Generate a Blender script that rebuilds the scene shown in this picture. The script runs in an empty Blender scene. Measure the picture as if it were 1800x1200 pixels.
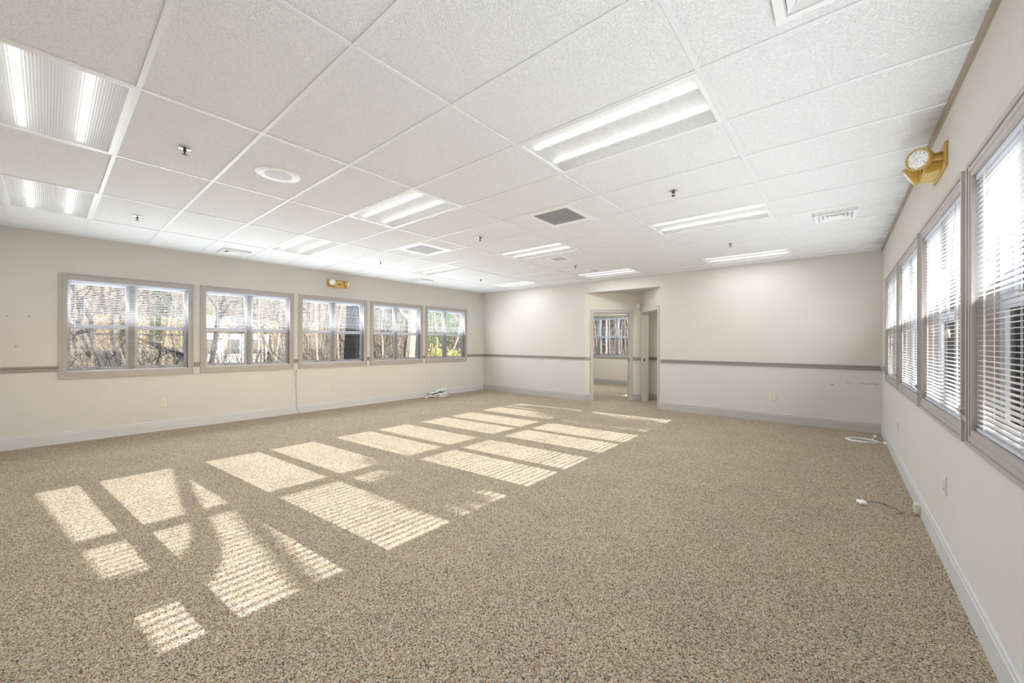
import bpy, bmesh, math, random
from mathutils import Vector, Matrix
PI = math.pi
C = bpy.context.scene.collection
SC = bpy.context.scene

# ------------------------------------------------------------------ camera
CAM_Z = 1.3335
YAW, PITCH, ROLL, FPX = math.radians(39.955), math.radians(0.1637), math.radians(0.2355), 685.1
def make_camera():
    F = Vector((-math.sin(YAW)*math.cos(PITCH), math.cos(YAW)*math.cos(PITCH), math.sin(PITCH)))
    R = Vector((math.cos(YAW), math.sin(YAW), 0)); U = R.cross(F)
    R2 = R*math.cos(ROLL)+U*math.sin(ROLL); U2 = -R*math.sin(ROLL)+U*math.cos(ROLL)
    cd = bpy.data.cameras.new('camera'); cd.sensor_width = 36; cd.lens = FPX*36/1800
    cd.clip_start = 0.02; cd.clip_end = 500
    co = bpy.data.objects.new('camera', cd); C.objects.link(co)
    m = Matrix((R2, U2, -F)).transposed().to_4x4(); m.translation = (0, 0, CAM_Z)
    co.matrix_world = m; SC.camera = co
make_camera()

# ------------------------------------------------------------------ light
SUN_DIR = Vector((-1, -0.088, -0.349)).normalized()      # the way the sunlight travels
SUN_STRENGTH = 22.0
SKY_STRENGTH = 0.5
FILL_UP = 37.0              # added fill light inside each blind, aimed up to brighten the ceiling
LAMP_WATTS = 11.0          # each ceiling light
LENS_TUBE = 3.0
EXPOSURE = 0.08
def make_world():
    w = bpy.data.worlds.new('sky'); SC.world = w; w.use_nodes = True
    nt = w.node_tree; bg = nt.nodes['Background']
    s = nt.nodes.new('ShaderNodeTexSky'); s.sky_type = 'NISHITA'; s.sun_disc = False
    s.sun_elevation = math.radians(19.2)
    s.sun_rotation = math.atan2(-SUN_DIR.x, -SUN_DIR.y)
    s.air_density = 1.0; s.dust_density = 2.5; s.ozone_density = 1.0
    nt.links.new(s.outputs[0], bg.inputs[0]); bg.inputs[1].default_value = SKY_STRENGTH
    ld = bpy.data.lights.new('sun', 'SUN'); ld.energy = SUN_STRENGTH; ld.angle = math.radians(0.22)
    ld.color = (.965, .975, 1)
    lo = bpy.data.objects.new('sun', ld); C.objects.link(lo)
    lo.rotation_euler = SUN_DIR.to_track_quat('-Z', 'Y').to_euler(); lo.location = (20, 3, 12)
make_world()
vs = SC.view_settings
vs.view_transform = 'Standard'; vs.look = 'None'; vs.gamma = 1; vs.use_curve_mapping = False; vs.exposure = EXPOSURE

# ------------------------------------------------------------------ materials
class NT:
    def __init__(s, name):
        s.m = bpy.data.materials.new(name); s.m.use_nodes = True
        s.t = s.m.node_tree; s.t.nodes.clear()
        s.out = s.n('ShaderNodeOutputMaterial')
    def n(s, typ, **kw):
        x = s.t.nodes.new(typ)
        for k, v in kw.items():
            if k.startswith('_'): setattr(x, k[1:], v)
            else: x.inputs[k.replace('__', ' ')].default_value = v
        return x
    def l(s, a, b): s.t.links.new(a, b)
    def coord(s, which='Object'): return s.n('ShaderNodeTexCoord').outputs[which]
    def ramp(s, fac, stops, interp='LINEAR'):
        r = s.n('ShaderNodeValToRGB'); cr = r.color_ramp; cr.interpolation = interp
        while len(cr.elements) < len(stops): cr.elements.new(0.5)
        for e, (p, c) in zip(cr.elements, stops): e.position = p; e.color = (*c, 1)
        s.l(fac, r.inputs[0]); return r.outputs[0]
def principled(name, col, rough=.6, spec=.3, metal=0, noise=None, bump=None, sub=None):
    """noise=(scale, amount, second colour); bump=(scale, strength, distance)"""
    g = NT(name); p = g.n('ShaderNodeBsdfPrincipled')
    p.inputs['Base Color'].default_value = (*col, 1); p.inputs['Roughness'].default_value = rough
    p.inputs['Specular IOR Level'].default_value = spec; p.inputs['Metallic'].default_value = metal
    g.l(p.outputs[0], g.out.inputs[0])
    if noise or bump: co = g.coord()
    if noise:
        t = g.n('ShaderNodeTexNoise', Scale=noise[0], Detail=4.0); g.l(co, t.inputs['Vector'])
        g.l(g.ramp(t.outputs[0], [(.5-noise[1]*.5, col), (.5+noise[1]*.5, noise[2])]), p.inputs['Base Color'])
    if bump:
        t = g.n('ShaderNodeTexNoise', Scale=bump[0], Detail=3.0); g.l(co, t.inputs['Vector'])
        b = g.n('ShaderNodeBump', Strength=bump[1], Distance=bump[2]); g.l(t.outputs[0], b.inputs['Height'])
        g.l(b.outputs[0], p.inputs['Normal'])
    return g.m
M = {}
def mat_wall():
    g = NT('wall_tone_by_height'); ge = g.n('ShaderNodeNewGeometry'); sx = g.n('ShaderNodeSeparateXYZ'); g.l(ge.outputs['Position'], sx.inputs[0])
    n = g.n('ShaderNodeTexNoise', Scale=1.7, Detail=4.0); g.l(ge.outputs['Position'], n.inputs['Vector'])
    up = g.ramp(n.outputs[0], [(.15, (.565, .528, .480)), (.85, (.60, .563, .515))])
    lowc = g.ramp(n.outputs[0], [(.15, (.572, .546, .512)), (.85, (.607, .581, .547))])  # slightly paler, cooler tone below chair rail height
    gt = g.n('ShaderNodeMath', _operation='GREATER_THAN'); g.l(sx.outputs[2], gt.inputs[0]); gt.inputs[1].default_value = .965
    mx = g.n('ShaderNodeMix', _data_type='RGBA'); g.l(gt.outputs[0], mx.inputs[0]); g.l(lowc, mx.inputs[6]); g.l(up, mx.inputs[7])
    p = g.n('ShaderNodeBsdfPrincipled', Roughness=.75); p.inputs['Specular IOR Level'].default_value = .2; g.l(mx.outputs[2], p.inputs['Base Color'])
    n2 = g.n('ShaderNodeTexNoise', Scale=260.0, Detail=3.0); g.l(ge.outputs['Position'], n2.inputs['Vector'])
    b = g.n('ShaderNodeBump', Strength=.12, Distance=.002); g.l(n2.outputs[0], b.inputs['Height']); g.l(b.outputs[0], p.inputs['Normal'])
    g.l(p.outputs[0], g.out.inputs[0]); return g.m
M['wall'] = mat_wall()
M['cream'] = principled('cream_paint', (.70, .64, .545), .75, .2, noise=(1.7, .7, (.73, .67, .575)), bump=(260, .12, .002))
M['trim'] = principled('taupe_trim_paint', (.375, .34, .31), .45, .35, noise=(6, .8, (.41, .375, .345)))
M['rail'] = principled('chair_rail_shaded', (.29, .262, .235), .45, .35, noise=(6, .8, (.325, .295, .268)))  # trim tone darkened, the profile's shading is put into the colour
M['door_trim'] = principled('doorway_trim_lightened', (.52, .475, .42), .45, .35, noise=(6, .8, (.56, .515, .46)))  # trim tone lightened to make up for the dim light in the alcove
M['base'] = principled('baseboard_paint', (.44, .41, .38), .45, .35, noise=(5, .8, (.475, .445, .415)))
M['base_lit'] = principled('lit_baseboard_paint', (.53, .525, .53), .45, .35, noise=(5, .8, (.57, .565, .57)))  # baseboard tone with the light on the side walls put into the colour
M['angle'] = principled('tan_wall_angle', (.36, .30, .23), .5, .3, noise=(9, .8, (.41, .345, .27)))
M['tee'] = principled('white_tee_metal', (.80, .80, .80), .4, .3)
M['white'] = principled('white_enamel', (.88, .88, .87), .4, .35)
M['vinyl'] = principled('white_vinyl', (.56, .58, .64), .35, .4)
M['plate'] = principled('ivory_plastic', (.66, .61, .47), .4, .4)
M['plate_dark'] = principled('ivory_plastic_slots', (.16, .14, .10), .5, .3)
M['plastic'] = principled('white_plastic', (.88, .88, .86), .35, .4)
M['gold'] = principled('gold_tan_enamel', (.52, .33, .07), .38, .5, noise=(14, .9, (.60, .40, .10)))
M['chrome'] = principled('chrome', (.85, .85, .85), .12, .5, metal=1)
M['dark'] = principled('dark_metal', (.03, .03, .03), .45, .4)
M['cavity'] = principled('duct_grey', (.16, .16, .16), .8, .1)
M['grille'] = principled('grille_grey', (.62, .62, .62), .5, .3)
M['grille_dark'] = principled('grille_dark_grey', (.36, .36, .36), .5, .3)
M['cord'] = principled('white_cord', (.82, .82, .80), .5, .3)
M['greycord'] = principled('grey_cord', (.22, .22, .21), .5, .3)
M['scuff'] = principled('scuff_brown', (.22, .15, .09), .9, .1, noise=(60, .6, (.5, .42, .34)))
M['blockout'] = principled('roof_felt', (.2, .19, .18), .9, .1)
M['brick'] = principled('outer_siding', (.6, .57, .52), .8, .1, noise=(8, .7, (.66, .62, .57)))
M['bark'] = principled('grey_brown_bark', (.06, .05, .04), .9, .1, noise=(9, .7, (.125, .105, .085)), bump=(22, .8, .03))
M['bark_pale'] = principled('pale_bark', (.12, .105, .085), .9, .1, noise=(7, .7, (.22, .195, .16)), bump=(18, .6, .02))
M['bark_dark'] = principled('dark_bark', (.022, .020, .021), .9, .1, noise=(9, .7, (.05, .045, .044)), bump=(22, .8, .03))
M['twig'] = principled('dry_twigs', (.085, .068, .05), .9, .1, noise=(3, .8, (.20, .165, .12)))
M['litter'] = principled('leaf_litter', (.07, .055, .038), .95, .05, noise=(2.6, .8, (.17, .138, .10)), bump=(14, .7, .06))
M['paving'] = principled('pale_concrete', (.42, .41, .40), .9, .1, noise=(1.2, .8, (.5, .49, .47)), bump=(40, .3, .01))
M['ivy'] = principled('ivy_leaves', (.018, .03, .010), .55, .3, noise=(4, .8, (.07, .085, .03)))
M['evergreen'] = principled('evergreen_leaves', (.035, .07, .02), .55, .3, noise=(3, .8, (.12, .17, .05)))
M['yellowleaf'] = principled('yellow_green_leaves', (.30, .29, .07), .6, .2, noise=(4, .8, (.46, .42, .14)))
M['siding'] = principled('pale_siding', (.30, .30, .30), .8, .1, noise=(2, .8, (.36, .355, .34)))
M['roof'] = principled('roof_shingle', (.12, .11, .11), .9, .1, noise=(5, .8, (.18, .17, .165)))
M['dimglass'] = principled('dark_window', (.05, .06, .07), .1, .5)

def mat_carpet():
    g = NT('speckled_loop_carpet'); co = g.coord()
    d = g.n('ShaderNodeTexNoise', Scale=60.0, Detail=2.0); g.l(co, d.inputs['Vector'])
    mx = g.n('ShaderNodeMix', _data_type='VECTOR', Factor=.012); g.l(co, mx.inputs[4]); g.l(d.outputs['Color'], mx.inputs[5])
    v = g.n('ShaderNodeTexVoronoi', Scale=225.0, Randomness=1.0); g.l(mx.outputs[1], v.inputs['Vector'])
    sp = g.n('ShaderNodeSeparateColor'); g.l(v.outputs['Color'], sp.inputs[0])
    tan, lt, dk, rust, blue, olive = (.39, .32, .23), (.585, .515, .405), (.068, .058, .047), (.35, .17, .10), (.14, .16, .16), (.295, .265, .145)
    col = g.ramp(sp.outputs[0], [(0, dk), (.13, tan), (.40, lt), (.66, olive), (.74, rust), (.83, blue), (.90, tan)], 'CONSTANT')
    n2 = g.n('ShaderNodeTexNoise', Scale=2.2, Detail=3.0); g.l(co, n2.inputs['Vector'])
    wear = g.ramp(n2.outputs[0], [(.3, (.93, .93, .94)), (.7, (1.05, 1.04, 1.02))])
    mul = g.n('ShaderNodeMix', _data_type='RGBA', _blend_type='MULTIPLY', Factor=1.0)
    g.l(col, mul.inputs[6]); g.l(wear, mul.inputs[7])
    p = g.n('ShaderNodeBsdfPrincipled', Roughness=.95); p.inputs['Specular IOR Level'].default_value = .05
    g.l(mul.outputs[2], p.inputs['Base Color'])
    b = g.n('ShaderNodeBump', Strength=.55, Distance=.006); b.invert = True
    g.l(v.outputs['Distance'], b.inputs['Height']); g.l(b.outputs[0], p.inputs['Normal'])
    g.l(p.outputs[0], g.out.inputs[0]); return g.m
M['carpet'] = mat_carpet()

def mat_tile():
    g = NT('fissured_ceiling_tile'); ge = g.n('ShaderNodeNewGeometry')
    mp = g.n('ShaderNodeMapping'); mp.inputs['Scale'].default_value = (1, 1.0, 1); g.l(ge.outputs['Position'], mp.inputs['Vector'])
    n = g.n('ShaderNodeTexNoise', Scale=105.0, Detail=3.0, Roughness=.55, Distortion=.9); g.l(mp.outputs[0], n.inputs['Vector'])
    h = g.ramp(n.outputs[0], [(.36, (0, 0, 0)), (.56, (1, 1, 1))])
    col = g.ramp(n.outputs[0], [(.33, (.83, .83, .825)), (.52, (.93, .93, .93))])
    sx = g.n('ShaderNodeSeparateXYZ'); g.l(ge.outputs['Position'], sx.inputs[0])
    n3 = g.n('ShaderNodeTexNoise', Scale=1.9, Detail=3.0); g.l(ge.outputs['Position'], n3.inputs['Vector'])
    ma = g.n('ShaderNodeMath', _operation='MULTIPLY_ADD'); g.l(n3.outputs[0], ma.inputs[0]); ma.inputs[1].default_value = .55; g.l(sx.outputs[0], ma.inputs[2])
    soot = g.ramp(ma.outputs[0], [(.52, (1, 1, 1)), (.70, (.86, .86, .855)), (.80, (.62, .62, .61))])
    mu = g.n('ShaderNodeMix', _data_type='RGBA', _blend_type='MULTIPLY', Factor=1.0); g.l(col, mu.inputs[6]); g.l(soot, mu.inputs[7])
    p = g.n('ShaderNodeBsdfPrincipled', Roughness=.9); p.inputs['Specular IOR Level'].default_value = .1
    g.l(mu.outputs[2], p.inputs['Base Color'])
    b = g.n('ShaderNodeBump', Strength=.65, Distance=.006); g.l(h, b.inputs['Height']); g.l(b.outputs[0], p.inputs['Normal'])
    g.l(p.outputs[0], g.out.inputs[0]); return g.m
M['tile'] = mat_tile()

def mat_glass():
    g = NT('window_glass'); t = g.n('ShaderNodeBsdfTransparent'); t.inputs[0].default_value = (.94, .95, .95, 1)
    s = g.n('ShaderNodeBsdfGlossy', Roughness=.02); fr = g.n('ShaderNodeFresnel', IOR=1.3)
    m = g.n('ShaderNodeMixShader'); g.l(fr.outputs[0], m.inputs[0]); g.l(t.outputs[0], m.inputs[1]); g.l(s.outputs[0], m.inputs[2])
    g.l(m.outputs[0], g.out.inputs[0]); return g.m
M['glass'] = mat_glass()
def mat_slat():
    g = NT('blind_slat'); d = g.n('ShaderNodeBsdfPrincipled', Roughness=.45); d.inputs['Base Color'].default_value = (.62, .62, .63, 1)
    t = g.n('ShaderNodeBsdfTranslucent'); t.inputs[0].default_value = (.8, .79, .76, 1)
    m = g.n('ShaderNodeMixShader', Fac=.12); g.l(d.outputs[0], m.inputs[1]); g.l(t.outputs[0], m.inputs[2])
    g.l(m.outputs[0], g.out.inputs[0]); return g.m
M['slat'] = mat_slat()
def mat_lens():
    g = NT('prismatic_lens'); co = g.coord()
    mp = g.n('ShaderNodeMapping'); mp.inputs['Scale'].default_value = (1, 1, 1); g.l(co, mp.inputs['Vector'])
    wx = g.n('ShaderNodeTexWave', Scale=26.0); wx.bands_direction = 'X'; g.l(mp.outputs[0], wx.inputs['Vector'])
    wy = g.n('ShaderNodeTexWave', Scale=26.0); wy.bands_direction = 'Y'; g.l(mp.outputs[0], wy.inputs['Vector'])
    ad = g.n('ShaderNodeMath', _operation='ADD'); g.l(wx.outputs[1], ad.inputs[0]); g.l(wy.outputs[1], ad.inputs[1])
    b = g.n('ShaderNodeBump', Strength=.5, Distance=.006); g.l(ad.outputs[0], b.inputs['Height'])
    r = g.n('ShaderNodeBsdfRefraction', Roughness=.6, IOR=1.25); r.inputs[0].default_value = (.93, .93, .93, 1); g.l(b.outputs[0], r.inputs['Normal'])
    d = g.n('ShaderNodeBsdfPrincipled', Roughness=.3); d.inputs['Base Color'].default_value = (.8, .8, .8, 1); g.l(b.outputs[0], d.inputs['Normal'])
    m = g.n('ShaderNodeMixShader', Fac=.35); g.l(r.outputs[0], m.inputs[1]); g.l(d.outputs[0], m.inputs[2])
    g.l(m.outputs[0], g.out.inputs[0]); return g.m
M['lens'] = mat_lens()
def mat_emit(name, col, s):
    g = NT(name); e = g.n('ShaderNodeEmission', Strength=s); e.inputs[0].default_value = (*col, 1)
    g.l(e.outputs[0], g.out.inputs[0]); return g.m
M['tube'] = mat_emit('fluorescent_tube', (1, .98, .95), LENS_TUBE)
def mat_lampglass():
    g = NT('ribbed_lamp_glass'); v = g.n('ShaderNodeTexVoronoi', Scale=90.0); g.l(g.coord(), v.inputs['Vector'])
    b = g.n('ShaderNodeBump', Strength=.8, Distance=.01); g.l(v.outputs['Distance'], b.inputs['Height'])
    p = g.n('ShaderNodeBsdfPrincipled', Roughness=.2); p.inputs['Base Color'].default_value = (.86, .86, .86, 1)
    p.inputs['Metallic'].default_value = .35; g.l(b.outputs[0], p.inputs['Normal']); g.l(p.outputs[0], g.out.inputs[0]); return g.m
M['lampglass'] = mat_lampglass()

# ------------------------------------------------------------------ mesh helpers
class MB:
    def __init__(s, mp=None): s.v = []; s.f = []; s.mp = mp
    def quad(s, pts):
        k = len(s.v); s.v += [tuple(p) for p in pts]; s.f.append(tuple(range(k, k+len(pts)))); return s
    def box(s, x0, x1, y0, y1, z0, z1):
        k = len(s.v)
        s.v += [(x, y, z) for x in (x0, x1) for y in (y0, y1) for z in (z0, z1)]
        for q in ((0,1,3,2), (4,6,7,5), (0,4,5,1), (2,3,7,6), (0,2,6,4), (1,5,7,3)): s.f.append(tuple(k+i for i in q))
        return s
    def prism(s, poly, z0, z1):
        k = len(s.v); n = len(poly)
        s.v += [(x, y, z0) for x, y in poly]+[(x, y, z1) for x, y in poly]
        s.f.append(tuple(range(k, k+n))); s.f.append(tuple(range(k+n, k+2*n)))
        for i in range(n): j = (i+1) % n; s.f.append((k+i, k+j, k+n+j, k+n+i))
        return s
    def extrude(s, prof, axis, a, b):
        """profile in the two other axes (in order), swept along axis from a to b"""
        k = len(s.v); n = len(prof)
        for t in (a, b):
            for p, q in prof:
                s.v.append({'x': (t, p, q), 'y': (p, t, q), 'z': (p, q, t)}[axis])
        s.f.append(tuple(range(k, k+n))); s.f.append(tuple(range(k+n, k+2*n)))
        for i in range(n): j = (i+1) % n; s.f.append((k+i, k+j, k+n+j, k+n+i))
        return s
    def tube(s, path, rad, n=6, cap=True):
        path = [Vector(p) for p in path]; m = len(path)
        if not hasattr(rad, '__len__'): rad = [rad]*m
        k = len(s.v); up = None
        for i, p in enumerate(path):
            d = (path[min(i+1, m-1)]-path[max(i-1, 0)])
            if d.length < 1e-9: d = Vector((0, 0, 1))
            d.normalize()
            if up is None:
                up = Vector((0, 0, 1)) if abs(d.z) < .9 else Vector((1, 0, 0))
            a = d.cross(up)
            if a.length < 1e-6: a = d.orthogonal()
            a.normalize(); b = d.cross(a); up = -b if False else up
            for j in range(n):
                t = 2*PI*j/n; s.v.append(tuple(p+(a*math.cos(t)+b*math.sin(t))*rad[i]))
        for i in range(m-1):
            for j in range(n):
                q = (j+1) % n; s.f.append((k+i*n+j, k+i*n+q, k+(i+1)*n+q, k+(i+1)*n+j))
        if cap:
            s.f.append(tuple(k+j for j in range(n))); s.f.append(tuple(k+(m-1)*n+j for j in range(n)))
        return s
    def lathe(s, prof, c, axis, n=20):
        """prof: list of (radius, height along axis)"""
        axis = Vector(axis).normalized(); a = axis.orthogonal().normalized(); b = axis.cross(a); c = Vector(c); k = len(s.v)
        for r, h in prof:
            for j in range(n):
                t = 2*PI*j/n; s.v.append(tuple(c+axis*h+(a*math.cos(t)+b*math.sin(t))*max(r, 1e-4)))
        for i in range(len(prof)-1):
            for j in range(n):
                q = (j+1) % n; s.f.append((k+i*n+j, k+i*n+q, k+(i+1)*n+q, k+(i+1)*n+j))
        s.f.append(tuple(k+j for j in range(n))); s.f.append(tuple(k+(len(prof)-1)*n+j for j in range(n)))
        return s
    def mesh(s, name, mat, smooth=False, fix=True):
        me = bpy.data.meshes.new(name)
        vv = [s.mp(*p) for p in s.v] if s.mp else s.v
        me.from_pydata(vv, [], s.f); me.update()
        if fix:
            bm = bmesh.new(); bm.from_mesh(me); bmesh.ops.recalc_face_normals(bm, faces=bm.faces); bm.to_mesh(me); bm.free()
        if smooth:
            me.shade_smooth()
            try: me.set_sharp_from_angle(angle=math.radians(38))
            except Exception: pass
        me.materials.append(M[mat]); return me
    def build(s, name, mat, parent=None, smooth=False, bevel=0, fix=True):
        o = link(name, s.mesh(name, mat, smooth, fix), parent)
        if bevel:
            b = o.modifiers.new('edge', 'BEVEL'); b.width = bevel; b.segments = 2; b.limit_method = 'ANGLE'
        return o
def link(name, data, parent=None, loc=None):
    o = bpy.data.objects.new(name, data); C.objects.link(o)
    if parent is not None:
        o.parent = parent; o.matrix_parent_inverse = Matrix.Translation(parent.location).inverted()
    if loc is not None: o.location = loc
    return o
def tag(o, label, cat, group=None, kind=None):
    o['label'] = label; o['category'] = cat
    if group: o['group'] = group
    if kind: o['kind'] = kind
    return o
def thing(name, loc, label, cat, group=None, kind=None):
    o = bpy.data.objects.new(name, None); C.objects.link(o); o.location = loc; o.empty_display_size = .1
    return tag(o, label, cat, group, kind)

# ------------------------------------------------------------------ room numbers (metres; camera stands at x = y = 0)
XL, XR, YB, YN, ZC = -7.733, .503, 7.967, -1.15, 2.7415
WT = .16                                                  # outer wall thickness
LJ, CN, RJ = (-4.477, YB), (-3.495, 8.84), (-2.752, YB)   # alcove corners on plan
SOF = 2.482
YW = 11.85                                                # far wall of the room beyond
WIN0, WSTEP, WW, WZ0, WZ1 = .10, 1.4585, 1.385, .838, 2.222
CAS = .07                                                 # casing width

# ------------------------------------------------------------------ floor and ground
fl = MB(); fl.quad([(XL-.1, YN-.1, 0), (XR+.1, YN-.1, 0), (XR+.1, YW+.1, 0), (XL-.1, YW+.1, 0)])
fl.box(XL-WT, XR+WT, YN-WT, YW+WT, -.25, -.004)
tag(fl.build('floor', 'carpet'), 'speckled tan loop pile carpet covering the whole floor', 'floor', kind='structure')

def wall_with_holes(mb, a0, a1, z0, z1, holes, put):
    """holes sorted along the wall: (h0, h1, zlow, zhigh); put(mb, u0, u1, z0, z1)"""
    u = a0
    for h0, h1, zl, zh in holes:
        if h0 > u: put(mb, u, h0, z0, z1)
        if zl > z0: put(mb, h0, h1, z0, zl)
        put(mb, h0, h1, zh, z1); u = h1
    if a1 > u: put(mb, u, a1, z0, z1)
holes = [(WIN0+WSTEP*k+CAS-.004, WIN0+WSTEP*k+WW-CAS+.004, WZ0+CAS+.008, WZ1-CAS-.003) for k in range(5)]
mb = MB(); wall_with_holes(mb, YN-WT, YW+WT, 0, 3.0, holes, lambda m, a, b, c, d: m.box(XL-WT, XL, a, b, c, d))
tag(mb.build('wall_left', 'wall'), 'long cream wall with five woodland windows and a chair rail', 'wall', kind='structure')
mb = MB(); holesR = holes+[(9.77, 10.57, .92, 1.70)]
wall_with_holes(mb, YN-WT, YW+WT, 0, 3.0, holesR, lambda m, a, b, c, d: m.box(XR, XR+WT, a, b, c, d))
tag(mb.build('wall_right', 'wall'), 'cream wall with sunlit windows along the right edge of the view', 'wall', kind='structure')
mb = MB(); mb.box(XL-WT, LJ[0], YB, YB+.12, 0, 3.0); mb.box(RJ[0], XR+.02, YB, YB+.12, 0, 3.0); mb.box(LJ[0], RJ[0], YB, YB+.12, SOF, 3.0)
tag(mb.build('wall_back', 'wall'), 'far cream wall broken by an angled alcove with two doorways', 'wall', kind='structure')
mb = MB(); mb.box(XL-WT, XR+WT, YN-WT, YN, 0, 3.0)
tag(mb.build('wall_near', 'wall'), 'plain cream wall behind the viewer', 'wall', kind='structure')

# alcove walls (45 degree walls with doorways) and the spaces behind
def along(P, Q, s, off=0):
    d = Vector((Q[0]-P[0], Q[1]-P[1])).normalized(); n = Vector((-d.y, d.x))
    return (P[0]+d.x*s+n.x*off, P[1]+d.y*s+n.y*off)
def strip(mb, P, Q, s0, s1, o0, o1, z0, z1):
    mb.prism([along(P, Q, s0, o0), along(P, Q, s1, o0), along(P, Q, s1, o1), along(P, Q, s0, o1)], z0, z1)
L1 = (Vector(CN)-Vector(LJ)).length; L2 = (Vector(RJ)-Vector(CN)).length
D1a, D1b, DH = .192, 1.03, 2.03
D2a, D2b = .10, L2-.14
mb = MB(); T = .12
strip(mb, LJ, CN, 0, D1a-.02, 0, T, 0, 2.6); strip(mb, LJ, CN, D1b+.02, L1+.1, 0, T, 0, 2.6); strip(mb, LJ, CN, D1a-.02, D1b+.02, 0, T, DH+.02, 2.6)
tag(mb.build('wall_alcove_left', 'cream'), 'angled cream alcove wall around the open doorway with a window view', 'wall', kind='structure')
mb = MB()
strip(mb, CN, RJ, 0, D2a-.02, 0, T, 0, 2.6); strip(mb, CN, RJ, D2b+.02, L2, 0, T, 0, 2.6); strip(mb, CN, RJ, D2a-.02, D2b+.02, 0, T, DH+.02, 2.6)
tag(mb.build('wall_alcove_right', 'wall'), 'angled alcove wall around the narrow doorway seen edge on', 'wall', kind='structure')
mb = MB(); mb.prism([(LJ[0]-.1, YB+.12), (RJ[0]+.2, YB+.12), (RJ[0]+.2, YB+.3), (CN[0], CN[1]+.3), (LJ[0]-.1, YB+.3)], SOF, SOF+.1)
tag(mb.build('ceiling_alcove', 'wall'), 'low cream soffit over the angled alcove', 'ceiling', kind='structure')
mb = MB(); wall_with_holes(mb, XL, XR, 0, 3.0, [(-6.80, -4.59, .92, 2.147)], lambda m, a, b, c, d: m.box(a, b, YW, YW+WT, c, d))
tag(mb.build('wall_far_room', 'cream'), 'cream wall of the next room below and around its window', 'wall', kind='structure')
mb = MB(); mb.box(-3.96, XR, 9.17, 9.29, 0, 2.6)
tag(mb.build('wall_partition', 'cream'), 'tan partition wall glimpsed through the narrow doorway', 'wall', kind='structure')
mb = MB(); mb.prism([(-3.56, 8.94), (-3.48, 9.0), (-3.90, 9.29), (-3.965, 9.29)], 0, 2.6)
tag(mb.build('wall_stub', 'cream'), 'short cream wall stub just inside the window doorway', 'wall', kind='structure')
mb = MB(); mb.box(XL-WT, XR+WT, YB+.12, YW+WT, 2.6, 2.75)
tag(mb.build('ceiling_far_room', 'white'), 'white ceiling of the rooms beyond the alcove', 'ceiling', kind='structure')

# ------------------------------------------------------------------ trim: baseboards, chair rails, door casings
BH = .15
def base_prof(sx):                 # (outward, z)
    return [(0, 0), (sx*.016, 0), (sx*.016, BH-.03), (sx*.012, BH-.026), (sx*.012, BH-.008), (sx*.004, BH), (0, BH)]
def rail_prof(sx):
    return [(0, .94), (sx*.012, .94), (sx*.018, .955), (sx*.018, .975), (sx*.034, .99), (sx*.036, 1.005), (sx*.03, 1.012), (0, 1.012)]
def run(name, prof, axis, at, a, b, mat, label, cat):
    mb = MB()
    if axis == 'y': mb.extrude([(at+p, z) for p, z in prof], 'y', a, b)
    else: mb.extrude([(at+p, z) for p, z in prof], 'x', a, b)
    return tag(mb.build(name, mat), label, cat, kind='structure')
run('baseboard_left', base_prof(1), 'y', XL, YN, YB, 'base_lit', 'pale baseboard under the five woodland windows', 'baseboard')
run('baseboard_right', base_prof(-1), 'y', XR, YN, YB, 'base_lit', 'pale baseboard running under the sunlit windows', 'baseboard')
run('baseboard_back_left', base_prof(-1), 'x', YB, XL, LJ[0]+.006, 'base', 'pale baseboard left of the alcove on the far wall', 'baseboard')
run('baseboard_back_right', base_prof(-1), 'x', YB, RJ[0], XR, 'base', 'taupe baseboard right of the alcove on the far wall', 'baseboard')
run('baseboard_far_room', base_prof(-1), 'x', YW, XL, XR, 'base', 'taupe baseboard of the next room under its window', 'baseboard')
run('baseboard_partition', base_prof(-1), 'x', 9.17, -3.9, XR, 'base', 'taupe baseboard glimpsed through the narrow doorway', 'baseboard')
run('chair_rail_back_left', rail_prof(-1), 'x', YB, XL, LJ[0]+.01, 'rail', 'taupe chair rail left of the alcove on the far wall', 'chair rail')
run('chair_rail_back_right', rail_prof(-1), 'x', YB, RJ[0], XR, 'rail', 'long taupe chair rail right of the alcove on the far wall', 'chair rail')
run('chair_rail_partition', rail_prof(-1), 'x', 9.17, -3.9, XR, 'rail', 'dark chair rail glimpsed through the narrow doorway', 'chair rail')
segL = [(YN, WIN0)]+[(WIN0+WSTEP*k+WW, WIN0+WSTEP*(k+1)) for k in range(4)]+[(WIN0+WSTEP*4+WW, YB)]
names_l = ['taupe chair rail between the left picture edge and first woodland window', 'short chair rail piece between first and second woodland windows', 'short chair rail piece above the beige jack box',
           'short chair rail piece between third and fourth woodland windows', 'short chair rail piece between fourth and fifth woodland windows', 'taupe chair rail from fifth woodland window to the far corner']
for (a, b), lb in zip(segL, names_l): run('chair_rail_left', rail_prof(1), 'y', XL, a, b, 'rail', lb, 'chair rail')
names_r = ['chair rail end out of sight behind the viewer on the sunlit wall', 'chair rail stub beside the nearest sunlit window frame edge', 'rounded chair rail stub between the two nearest sunlit windows', 'chair rail stub between second and third sunlit windows',
           'chair rail stub between third and farthest sunlit windows', 'chair rail stub between farthest sunlit window and far corner']
for i, ((a, b), lb) in enumerate(zip(segL, names_r)): run('chair_rail_right', rail_prof(-1), 'y', XR, a, b, 'trim', lb, 'chair rail')
mb = MB(); mb.box(XR-.004, XR, YN, YB, ZC-.024, ZC+.01); mb.box(XR-.022, XR, YN, YB, ZC-.002, ZC+.01)
tag(mb.build('trim_1', 'angle'), 'tan wall angle strip where the ceiling meets the sunlit wall', 'trim', kind='structure')
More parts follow.
